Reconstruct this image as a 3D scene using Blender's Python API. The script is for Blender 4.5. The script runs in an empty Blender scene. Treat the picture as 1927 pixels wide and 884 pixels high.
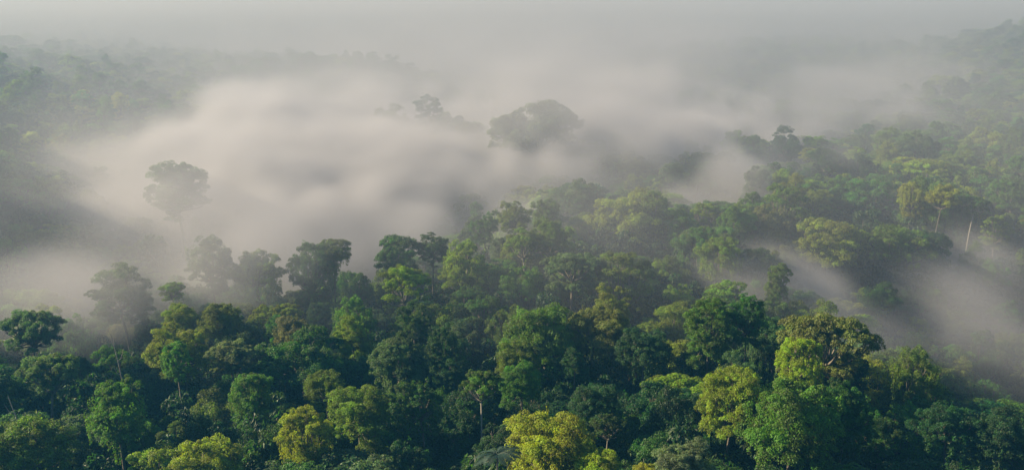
import bpy, math, random
import numpy as np
from mathutils import Vector, Matrix
R = math.radians
SC = bpy.context.scene

# ------------------------------------------------------------------ camera, sky, sun, exposure
CAM_Z = 170.0                      # drone height above the lowest ground
PITCH = R(15.0)
FPX, PW, PH = 1850.0, 1927.0, 884.0
cd = bpy.data.cameras.new('camera')
cam = bpy.data.objects.new('camera', cd)
SC.collection.objects.link(cam)
cam.location = (0, 0, CAM_Z)
cam.rotation_euler = (R(90) - PITCH, 0, 0)
cd.sensor_width = 36.0
cd.lens = FPX / PW * 36.0
cd.clip_start, cd.clip_end = 1.0, 9000.0
SC.camera = cam

SUN_EL, SUN_AZ = 25.0, -84.0       # azimuth measured from +Y (view direction) towards +X
sd = Vector((math.sin(R(SUN_AZ)) * math.cos(R(SUN_EL)), math.cos(R(SUN_AZ)) * math.cos(R(SUN_EL)), math.sin(R(SUN_EL))))
ld = bpy.data.lights.new('sun', 'SUN')
ld.energy, ld.angle, ld.color = 5.0, R(0.6), (1.0, 0.81, 0.52)
sun = bpy.data.objects.new('sun', ld)
SC.collection.objects.link(sun)
sun.location = sd * 500
sun.rotation_euler = sd.to_track_quat('Z', 'Y').to_euler()

W = bpy.data.worlds.new('World')
SC.world = W
W.use_nodes = True
nt = W.node_tree
nt.nodes.clear()
sky = nt.nodes.new('ShaderNodeTexSky')
sky.sky_type = 'NISHITA'
sky.sun_disc = False
sky.sun_elevation = R(SUN_EL)
sky.sun_rotation = R(SUN_AZ)
sky.air_density, sky.dust_density, sky.ozone_density = 1.0, 0.4, 3.0
bg = nt.nodes.new('ShaderNodeBackground')
bg.inputs['Strength'].default_value = 0.05
wo = nt.nodes.new('ShaderNodeOutputWorld')
nt.links.new(sky.outputs[0], bg.inputs['Color'])
nt.links.new(bg.outputs[0], wo.inputs['Surface'])

SC.view_settings.view_transform = 'Standard'
SC.view_settings.look = 'None'
SC.view_settings.exposure = 1.7
SC.view_settings.gamma = 1.0
SC.view_settings.use_curve_mapping = False
SC.render.engine = 'CYCLES'
cy = SC.cycles
cy.max_bounces = 8
cy.diffuse_bounces = 2
cy.glossy_bounces = 1
cy.transmission_bounces = 3
cy.transparent_max_bounces = 8
cy.volume_bounces = 2
cy.volume_max_steps = 256
cy.use_denoising = True
cy.denoiser = 'OPENIMAGEDENOISE'
cy.denoising_prefilter = 'ACCURATE'
cy.sample_clamp_indirect = 4.0
cy.caustics_reflective = cy.caustics_refractive = False

HAZE_DENSITY = 0.00025
MIST_GAIN = 1.0

rng = np.random.default_rng(7)
random.seed(7)

# ------------------------------------------------------------------ helpers
def px_world(px, py, D):
    """World point seen at photo pixel (px, py) at forward distance D."""
    u, v = (px - PW / 2) / FPX, -(py - PH / 2) / FPX
    fy = math.cos(PITCH) + v * math.sin(PITCH)
    fz = -math.sin(PITCH) + v * math.cos(PITCH)
    return np.array([u * D / fy, D, CAM_Z + fz * D / fy])

def world_px(P):
    P = np.atleast_2d(np.asarray(P, float))
    x, y, z = P[:, 0], P[:, 1], P[:, 2] - CAM_Z
    dep = y * math.cos(PITCH) - z * math.sin(PITCH)
    up = y * math.sin(PITCH) + z * math.cos(PITCH)
    dep = np.maximum(dep, 1e-3)
    return PW / 2 + FPX * x / dep, PH / 2 - FPX * up / dep, dep

def link(o, parent=None):
    SC.collection.objects.link(o)
    if parent is not None:
        o.parent = parent
    return o

def quad_mesh(name, V, mats, faces=None, attrs=None, smooth=False, midx=None):
    """V: (4n,3) loose quads, or V with faces (m,4)."""
    me = bpy.data.meshes.new(name)
    V = np.ascontiguousarray(V, np.float32)
    if faces is None:
        faces = np.arange(len(V), dtype=np.int32).reshape(-1, 4)
    faces = np.ascontiguousarray(faces, np.int32)
    n, k = faces.shape
    me.vertices.add(len(V)); me.vertices.foreach_set('co', V.ravel())
    me.loops.add(n * k); me.loops.foreach_set('vertex_index', faces.ravel())
    me.polygons.add(n)
    me.polygons.foreach_set('loop_start', np.arange(0, n * k, k, dtype=np.int32))
    me.polygons.foreach_set('loop_total', np.full(n, k, np.int32))
    if midx is not None:
        me.polygons.foreach_set('material_index', np.asarray(midx, np.int32))
    for m in mats:
        me.materials.append(m)
    for an, (typ, dom, data) in (attrs or {}).items():
        a = me.attributes.new(an, typ, dom)
        a.data.foreach_set('value' if typ in ('FLOAT', 'INT') else 'vector', np.asarray(data).ravel())
    me.update(calc_edges=True)
    me.polygons.foreach_set('use_smooth', np.full(n, smooth))
    return me

# ------------------------------------------------------------------ materials
def new_mat(name):
    m = bpy.data.materials.new(name)
    m.use_nodes = True
    m.node_tree.nodes.clear()
    return m, m.node_tree.nodes, m.node_tree.links

def leaf_material():
    m, N, L = new_mat('leaf')
    out = N.new('ShaderNodeOutputMaterial')
    tint = N.new('ShaderNodeAttribute'); tint.attribute_type = 'INSTANCER'; tint.attribute_name = 'tint'
    va = N.new('ShaderNodeAttribute'); va.attribute_type = 'GEOMETRY'; va.attribute_name = 'leaf_tone'
    hs = N.new('ShaderNodeHueSaturation')
    mr = N.new('ShaderNodeMapRange')               # young leaves yellower, old leaves bluer
    mr.inputs['To Min'].default_value, mr.inputs['To Max'].default_value = 0.490, 0.538
    L.new(va.outputs['Fac'], mr.inputs['Value']); L.new(mr.outputs[0], hs.inputs['Hue'])
    mv = N.new('ShaderNodeMapRange')
    mv.inputs['To Min'].default_value, mv.inputs['To Max'].default_value = 0.42, 1.72
    L.new(va.outputs['Fac'], mv.inputs['Value']); L.new(mv.outputs[0], hs.inputs['Value'])
    L.new(tint.outputs['Color'], hs.inputs['Color'])
    p = N.new('ShaderNodeBsdfPrincipled')
    p.inputs['Roughness'].default_value = 0.55
    p.inputs['Specular IOR Level'].default_value = 0.35
    L.new(hs.outputs[0], p.inputs['Base Color'])
    tr = N.new('ShaderNodeBsdfTranslucent')
    tc = N.new('ShaderNodeMixRGB'); tc.blend_type = 'MULTIPLY'; tc.inputs[0].default_value = 1
    tc.inputs[2].default_value = (1.9, 1.65, 0.45, 1)
    L.new(hs.outputs[0], tc.inputs[1]); L.new(tc.outputs[0], tr.inputs['Color'])
    mx = N.new('ShaderNodeMixShader'); mx.inputs[0].default_value = 0.45
    L.new(p.outputs[0], mx.inputs[1]); L.new(tr.outputs[0], mx.inputs[2])
    L.new(mx.outputs[0], out.inputs['Surface'])
    return m

def bark_material():
    m, N, L = new_mat('bark')
    out = N.new('ShaderNodeOutputMaterial')
    tint = N.new('ShaderNodeAttribute'); tint.attribute_type = 'INSTANCER'; tint.attribute_name = 'bark'
    tc = N.new('ShaderNodeTexCoord')
    mp = N.new('ShaderNodeMapping'); mp.inputs['Scale'].default_value = (3, 3, 0.7)
    no = N.new('ShaderNodeTexNoise'); no.inputs['Scale'].default_value = 1.6; no.inputs['Detail'].default_value = 5
    L.new(tc.outputs['Object'], mp.inputs[0]); L.new(mp.outputs[0], no.inputs['Vector'])
    mr = N.new('ShaderNodeMapRange'); mr.inputs['To Min'].default_value, mr.inputs['To Max'].default_value = 0.45, 1.5
    L.new(no.outputs['Fac'], mr.inputs['Value'])
    hs = N.new('ShaderNodeHueSaturation')
    L.new(mr.outputs[0], hs.inputs['Value']); L.new(tint.outputs['Color'], hs.inputs['Color'])
    p = N.new('ShaderNodeBsdfPrincipled'); p.inputs['Roughness'].default_value = 0.85
    L.new(hs.outputs[0], p.inputs['Base Color']); L.new(p.outputs[0], out.inputs['Surface'])
    return m

def ground_material():
    m, N, L = new_mat('forest_floor')
    out = N.new('ShaderNodeOutputMaterial')
    tc = N.new('ShaderNodeTexCoord')
    no = N.new('ShaderNodeTexNoise'); no.inputs['Scale'].default_value = 0.12; no.inputs['Detail'].default_value = 8
    L.new(tc.outputs['Object'], no.inputs['Vector'])
    cr = N.new('ShaderNodeValToRGB')
    cr.color_ramp.elements[0].position, cr.color_ramp.elements[0].color = 0.35, (0.02, 0.032, 0.012, 1)
    cr.color_ramp.elements[1].position, cr.color_ramp.elements[1].color = 0.65, (0.04, 0.065, 0.02, 1)
    L.new(no.outputs['Fac'], cr.inputs[0])
    p = N.new('ShaderNodeBsdfPrincipled'); p.inputs['Roughness'].default_value = 0.95
    L.new(cr.outputs[0], p.inputs['Base Color']); L.new(p.outputs[0], out.inputs['Surface'])
    return m

LEAF, BARK, FLOOR = leaf_material(), bark_material(), ground_material()

# ------------------------------------------------------------------ the lie of the land
# canopy surface known along the slopes: (photo x, photo y, forward distance)
CTRL = [(0,884,124),(480,884,122),(960,884,124),(1400,884,122),(1927,884,138),
 (1060,800,146),(20,800,152),(240,740,166),(580,720,170),(900,715,174),(1420,715,160),(1780,785,172),
 (50,610,208),(330,630,212),(600,620,220),(750,655,204),(1010,600,214),(1150,575,232),
 (1350,590,206),(1540,620,196),(1660,700,190),
 (220,560,250),(390,505,282),(600,500,286),(760,525,258),(870,480,284),(965,405,328),(1095,372,362),
 (1250,335,412),(1200,385,355),(1350,310,452),(1470,262,530),(1560,435,325),(1690,440,325),(1640,350,405),
 (1850,385,352),(1800,250,540),(1915,190,650),(1927,110,820),(1900,45,1050),(1600,250,640),
 (1760,575,310),(1900,620,292),(1850,690,262),(1640,545,300),(1925,740,215),
 (980,350,450),(1100,335,470),(690,590,262),(690,545,330),(560,545,320),(400,545,320),(830,455,345),(500,430,420),(640,400,470),(760,360,520),(900,340,520),(300,430,400),(120,570,305),(300,570,300),
 (480,380,470),(420,300,560),(620,270,620),(1100,300,600),(1250,240,700),(1400,215,760),
 (20,310,395),(40,400,325),(10,540,280),(100,440,345),(170,385,415),
 (0,180,560),(150,250,540),(0,105,760),(150,118,770),(330,132,790),(300,225,610),(450,210,660),
 (440,120,860),(600,150,820),(700,112,870),(770,135,880),(870,170,880),(620,235,720),
 (1010,225,520),(950,235,520),(740,225,600),(800,215,610),
 (1150,140,1100),(1250,95,1150),(1400,82,1200),(1600,78,1200),(1750,90,1150),(1150,190,900),(1600,160,900),
 (950,150,1150),(0,25,1750),(250,30,1750),(520,70,1700),(800,95,1700),(1000,100,1700),(1300,40,1900),(1700,20,1900)]
cp = np.array([px_world(*c) for c in CTRL])
cp = np.vstack([cp, [(0,0,CAM_Z-62),(-150,60,CAM_Z-62),(150,60,CAM_Z-64),(0,-250,CAM_Z-60),(-500,-250,CAM_Z-60),(500,-250,CAM_Z-60),
    (-420,120,CAM_Z-66),(420,120,CAM_Z-86),(-900,800,CAM_Z-30),(900,800,CAM_Z-20),
    (-1600,1500,CAM_Z-20),(1600,1500,CAM_Z-10),(-1600,3000,CAM_Z-10),(1600,3000,CAM_Z-10),(0,3000,CAM_Z-10),(-1600,0,CAM_Z-50),(1600,0,CAM_Z-60)]])
def tps_fit(xy, z, lam=0.4):
    xy = xy / 300.0
    d = np.linalg.norm(xy[:, None] - xy[None], axis=2)
    K = np.where(d > 0, d * d * np.log(np.maximum(d, 1e-9)), 0) + np.eye(len(z)) * lam * 0.002
    P = np.c_[np.ones(len(z)), xy]
    A = np.block([[K, P], [P.T, np.zeros((3, 3))]])
    w = np.linalg.solve(A, np.r_[z, 0, 0, 0])
    return xy, w
TP, TW = tps_fit(cp[:, :2], cp[:, 2])
def canopy_z(x, y):
    x = np.atleast_1d(np.asarray(x, float)); y = np.atleast_1d(np.asarray(y, float))
    q = np.c_[x.ravel(), y.ravel()] / 300.0
    out = np.empty(len(q))
    for i in range(0, len(q), 40000):
        qq = q[i:i + 40000]
        d2 = ((qq[:, None] - TP[None]) ** 2).sum(2)
        K = 0.5 * d2 * np.log(np.maximum(d2, 1e-18))
        out[i:i + 40000] = K @ TW[:-3] + TW[-3] + qq @ TW[-2:]
    return np.clip(out, CAM_Z - 138, CAM_Z + 25).reshape(x.shape)
TREE_H = 31.0
def ground_z(x, y):
    x = np.atleast_1d(np.asarray(x, float)); y = np.atleast_1d(np.asarray(y, float))
    return canopy_z(x, y) - TREE_H + 1.2 * np.sin(x * 0.071 + 1.3) * np.cos(y * 0.057) + 0.6 * np.sin(x * 0.21) * np.sin(y * 0.19 + 2)

gx = np.sinh(np.linspace(-1, 1, 161) * 3.2) / math.sinh(3.2) * 2600
gy = np.r_[np.arange(-400, 700, 9.0), np.linspace(700, 3300, 110)]
GX, GY = np.meshgrid(gx, gy)
GZ = ground_z(GX, GY)
nx, ny = len(gx), len(gy)
ii = (np.arange(ny - 1)[:, None] * nx + np.arange(nx - 1)[None]).ravel()
fc = np.c_[ii, ii + 1, ii + nx + 1, ii + nx]
ground = link(bpy.data.objects.new('ground', quad_mesh('ground', np.c_[GX.ravel(), GY.ravel(), GZ.ravel()], [FLOOR], fc, smooth=True)))
ground['label'] = 'dark forest floor of the hills and valley'
ground['category'] = 'ground'
ground['kind'] = 'structure'

# ------------------------------------------------------------------ tree shapes
def unit(v):
    return v / np.maximum(np.linalg.norm(v, axis=-1, keepdims=True), 1e-9)

def leaves(P, A, Nn, Ls, Ws):
    """rhombic leaves: centre P, long axis A, normal Nn."""
    A = unit(A); S = unit(np.cross(A, Nn)); Nn = np.cross(S, A)
    a, s = A * Ls[:, None] * 0.5, S * Ws[:, None] * 0.5
    fold = Nn * (Ws * 0.18)[:, None]
    V = np.stack([P - a, P - s * 1.0 + fold, P + a - fold * 0.6, P + s + fold], 1)
    return V.reshape(-1, 3)

def clump_leaves(rg, C, rad, flat, n, L0, droop, spread=1.0):
    """leaf positions of small dome clumps with centres C (k,3), radii rad (k)."""
    k = len(C)
    idx = np.repeat(np.arange(k), n)
    d = rg.normal(size=(len(idx), 3)); d[:, 2] = np.abs(d[:, 2]) * 0.9 - 0.28
    d = unit(d)
    r = rad[idx] * (0.55 + 0.5 * rg.random(len(idx)) ** 0.6)
    P = C[idx] + d * r[:, None] * np.array([1, 1, flat])
    hor = d.copy(); hor[:, 2] = 0; hor = unit(hor + rg.normal(size=hor.shape) * 0.25)
    A = hor + rg.normal(size=hor.shape) * 0.35; A[:, 2] -= droop * rg.random(len(idx)) * 1.4
    Nn = d * 0.8 + np.array([0, 0, 0.75]) + rg.normal(size=d.shape) * 0.33
    Ls = L0 * (0.65 + 0.7 * rg.random(len(idx)))
    clump_tone = np.clip(0.5 + rg.normal(size=k) * 0.16, 0, 1)
    tone = np.clip(clump_tone[idx] + rg.normal(size=len(idx)) * 0.26 + d[:, 2] * 0.08, 0, 1)
    return leaves(P, A, Nn, Ls, Ls * (0.42 + 0.2 * rg.random(len(idx)))), tone

def tube(pts, r0, r1, sides=6):
    pts = np.asarray(pts, float); n = len(pts)
    t = unit(np.gradient(pts, axis=0))
    ref = np.where(np.abs(t[:, 2:3]) > 0.9, np.array([[1., 0, 0]]), np.array([[0., 0, 1]]))
    a = unit(np.cross(t, ref)); b = np.cross(t, a)
    rr = np.linspace(r0, r1, n)[:, None, None]
    ang = np.linspace(0, 2 * math.pi, sides, endpoint=False)
    ring = pts[:, None] + rr * (a[:, None] * np.cos(ang)[None, :, None] + b[:, None] * np.sin(ang)[None, :, None])
    V = ring.reshape(-1, 3)
    i = np.arange(n - 1)[:, None] * sides; j = np.arange(sides)[None]; j2 = (j + 1) % sides
    F = np.stack([i + j, i + j2, i + sides + j2, i + sides + j], -1).reshape(-1, 4)
    return V, F

def merge(parts):
    Vs, Fs, o = [], [], 0
    for V, F in parts:
        Vs.append(V); Fs.append(F + o); o += len(V)
    return np.vstack(Vs), np.vstack(Fs)

WP = 14.0                                         # every prototype crown is 14 m wide, its top at z = 0
def boughs(kind, rg):
    """main boughs of a crown: centres (x,y,z), radius, flatness; and the depth at which the trunk divides."""
    B = []
    lob = rg.random(3) * 6.283
    def poisson_dome(n, rx, rz, zc, rb, low, jit=0.16, mind=0.62):
        pts, tries = [], 0
        while len(pts) < n and tries < 4000:
            tries += 1
            d = rg.normal(size=3); d[2] = abs(d[2]) * 1.0 + low
            d /= np.linalg.norm(d)
            az = math.atan2(d[1], d[0])
            k = (1 + rg.normal() * jit) * (1 + 0.13 * math.sin(2 * az + lob[0]) + 0.11 * math.sin(3 * az + lob[1]) + 0.08 * math.sin(5 * az + lob[2]))
            k = min(max(k, 0.74), 1.1)
            full = max(math.hypot(d[0], d[1]), 0.05) ** -0.3
            p = np.array([d[0] * rx * k * full, d[1] * rx * k * full, zc + d[2] * rz * k])
            if all(np.linalg.norm((p - q) * (1, 1, 1.2)) > rb * mind * 2 for q in pts):
                pts.append(p)
        for p in pts:
            B.append((p, rb * (0.62 + 0.7 * rg.random())))
    if kind == 'dome':
        poisson_dome(27, 4.9, 6.0, -7.2, 2.0, -0.5); fl, fork = 0.72, -10
        B.append((np.array([0, 0, -5.0]), 3.4))
    elif kind == 'round':
        poisson_dome(28, 4.8, 6.4, -8.2, 1.95, -0.75, 0.13, 0.55); fl, fork = 0.8, -11
        B.append((np.array([0, 0, -7.0]), 3.6))
    elif kind == 'broad':
        poisson_dome(26, 5.4, 3.9, -5.2, 1.85, -0.35, 0.16); fl, fork = 0.6, -8.0
        B.append((np.array([0, 0, -4.4]), 3.2))
    elif kind == 'umbrella':
        for i in range(19):
            a = i * 2.4 + rg.random() * 0.5; r = 5.7 * math.sqrt((i + 0.3) / 19)
            B.append((np.array([r * math.cos(a), r * math.sin(a), -1.2 - 0.055 * r * r + rg.normal() * 0.35]), 1.5 + 0.5 * rg.random()))
        for i in range(13):
            a = i * 2.4 + rg.random(); r = 1.5 + 3.2 * rg.random()
            B.append((np.array([r * math.cos(a), r * math.sin(a), -4.2 - 2.8 * rg.random()]), 1.5 + 0.5 * rg.random()))
        fl, fork = 0.45, -7.5
    elif kind == 'tiered':
        for t, (z, rr, n) in enumerate([(-1.0, 2.2, 4), (-3.2, 4.4, 7), (-5.8, 5.4, 9), (-8.6, 5.0, 8), (-11.2, 4.0, 6)]):
            for i in range(n):
                a = i * 2 * math.pi / n + t * 1.1 + rg.normal() * 0.25
                r = rr * (0.72 + 0.4 * rg.random())
                B.append((np.array([r * math.cos(a), r * math.sin(a), z + rg.normal() * 0.5]), 1.55 + 0.5 * rg.random()))
        fl, fork = 0.4, -12
    elif kind == 'column':
        for i in range(30):
            z = -1.3 - 15.0 * (i / 29) ** 1.05
            rr = 2.2 + 2.8 * math.sin(min(1, -z / 7) * 1.57) - 0.12 * max(0, -z - 9)
            a = i * 2.4 + rg.normal() * 0.4
            r = rr * (0.6 + 0.5 * rg.random()) * (0.35 if i == 0 else 1)
            B.append((np.array([r * math.cos(a), r * math.sin(a), z + rg.normal() * 0.5]), 1.7 + 0.6 * rg.random()))
        fl, fork = 0.85, -13
    elif kind == 'airy':
        for i in range(24):
            a = i * 2.4 + rg.random(); r = 5.4 * math.sqrt((i + 0.4) / 24)
            B.append((np.array([r * math.cos(a), r * math.sin(a), -1.5 - 0.10 * r * r + rg.normal() * 0.8]), 1.45 + 0.5 * rg.random()))
        for i in range(6):
            a = i * 1.05 + rg.random(); r = 3.6 + rg.random()
            B.append((np.array([r * math.cos(a), r * math.sin(a), -6.5 + rg.normal() * 0.8]), 1.1 + 0.4 * rg.random()))
        fl, fork = 0.55, -9.5
    elif kind == 'twin':
        for cx, cyy, cz, s, n in ((-2.7, 0.5, -5.4, 1.0, 14), (2.8, -0.6, -8.0, 0.95, 13), (0.2, 0.6, -11.5, 1.15, 12)):
            b0 = len(B)
            poisson_dome(n, 3.3 * s, 3.6 * s, cz, 1.75, -0.3)
            for q in range(b0, len(B)):
                B[q] = (B[q][0] + np.array([cx, cyy, 0]), B[q][1])
        fl, fork = 0.72, -11
    return B, fl, fork

def build_crown(kind, seed, per=140, L0=0.295):
    rg = np.random.default_rng(seed)
    B, fl, fork = boughs(kind, rg)
    V, T = [], []
    limbs = []
    for p, rb in B:
        nsub = max(6, int(13 * (rb / 1.9) ** 2))
        d = rg.normal(size=(nsub, 3)); d[:, 2] = np.abs(d[:, 2]) - 0.35
        d = unit(d)
        C = p + d * rb * (0.62 + 0.42 * rg.random((nsub, 1))) * np.array([1, 1, fl])
        rad = rb * (0.30 + 0.17 * rg.random(nsub))
        v, t = clump_leaves(rg, C, rad, 0.75, per, L0, 0.55)
        V.append(v); T.append(np.clip(t + rg.normal() * 0.17, 0, 1))
        s = np.array([p[0] * 0.06, p[1] * 0.06, fork + rg.random() * 1.6])
        e = p - np.array([0, 0, rb * 0.3])
        m = (s + e) / 2 + np.array([p[0] * 0.16, p[1] * 0.16, -0.25]) + rg.normal(size=3) * 0.25
        tt = np.linspace(0, 1, 6)[:, None]
        pts = (1 - tt) ** 2 * s + 2 * tt * (1 - tt) * m + tt ** 2 * e
        limbs.append(tube(pts, 0.20, 0.05, 5))
        for c in C[:4]:
            limbs.append(tube(np.array([pts[4], (pts[5] + c) / 2 + rg.normal(size=3) * 0.1, c]), 0.06, 0.02, 3))
    V = np.vstack(V); T = np.concatenate(T)
    zt = V[:, 2].max()
    V[:, 2] -= zt
    LV, LF = merge(limbs); LV[:, 2] -= zt
    crown = quad_mesh('crown_' + kind, V, [LEAF], attrs={'leaf_tone': ('FLOAT', 'FACE', T)})
    lim = quad_mesh('limbs_' + kind, LV, [BARK], LF, smooth=True)
    bottom = float(np.percentile(V[:, 2], 2))
    return dict(kind=kind, crown=crown, limbs=lim, fork=fork - zt, depth=-bottom, V=V, T=T, LV=LV, LF=LF)

def build_vines(seed, W0=14.0, n=46, top=-4.0):
    """curtains of creepers hanging round a crown."""
    rg = np.random.default_rng(seed)
    C, rad = [], []
    for i in range(n):
        a = rg.random() * 2 * math.pi; r = W0 * 0.5 * (0.55 + 0.42 * rg.random())
        z = top + rg.normal() * 1.2 - 0.05 * r * r * 0.5
        ln = 2 + 6 * rg.random() ** 1.4
        x, y = r * math.cos(a), r * math.sin(a)
        k = int(ln / 0.42)
        for j in range(k):
            C.append((x + rg.normal() * 0.12, y + rg.normal() * 0.12, z - j * 0.42)); rad.append(0.42 * (1 - 0.55 * j / k) + 0.12)
            x *= 0.996; y *= 0.996
    C = np.array(C); rad = np.array(rad)
    V, T = clump_leaves(rg, C, rad, 1.0, 9, 0.40, 1.6)
    return quad_mesh('vines', V, [LEAF], attrs={'leaf_tone': ('FLOAT', 'FACE', T)}), V, T

def build_trunk(seed):
    """unit-height trunk, flared at the base, gently curved; top at (0,0,1)."""
    rg = np.random.default_rng(seed)
    z = np.linspace(0, 1, 12) ** 0.9
    bend = rg.normal(size=2) * 0.9
    wob = np.sin(z * math.pi)[:, None] * bend[None]
    pts = np.c_[wob, z]
    s = 9; ang = np.linspace(0, 2 * math.pi, s, endpoint=False)
    rr = 0.42 - 0.2 * z + 0.55 * np.exp(-z * 26)
    V = np.stack([pts[:, None, 0] + rr[:, None] * np.cos(ang), pts[:, None, 1] + rr[:, None] * np.sin(ang), np.repeat(pts[:, 2:3], s, 1)], -1).reshape(-1, 3)
    i = np.arange(11)[:, None] * s; j = np.arange(s)[None]; j2 = (j + 1) % s
    F = np.stack([i + j, i + j2, i + s + j2, i + s + j], -1).reshape(-1, 4)
    return quad_mesh('trunk', V, [BARK], F, smooth=True), V, F

KINDS = [('dome', 4), ('round', 3), ('broad', 3), ('umbrella', 2), ('tiered', 3), ('column', 3), ('airy', 2), ('twin', 3)]
PROTO = {}
for ki, (k, n) in enumerate(KINDS):
    PROTO[k] = [build_crown(k, 100 * ki + s) for s in range(n)]
VINES = [build_vines(900 + i) for i in range(3)]
TRUNKS = [build_trunk(950 + i) for i in range(4)]

# ------------------------------------------------------------------ colours of the kinds of foliage (linear albedo)
TINT = {
 'golden':      (0.205, 0.225, 0.008),
 'lime green':  (0.145, 0.190, 0.009),
 'olive':       (0.088, 0.128, 0.010),
 'fresh green': (0.068, 0.130, 0.010),
 'mid green':   (0.044, 0.092, 0.012),
 'deep green':  (0.026, 0.064, 0.015),
 'grey green':  (0.060, 0.098, 0.036),
 'silvery':     (0.095, 0.130, 0.062),
 'russet':      (0.105, 0.120, 0.022),
}
SHAPE = {'dome': 'dome-crowned', 'round': 'round-crowned', 'broad': 'broad-crowned', 'umbrella': 'flat-topped', 'tiered': 'tiered',
         'column': 'vine-draped', 'airy': 'open-crowned', 'twin': 'two-headed'}

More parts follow.
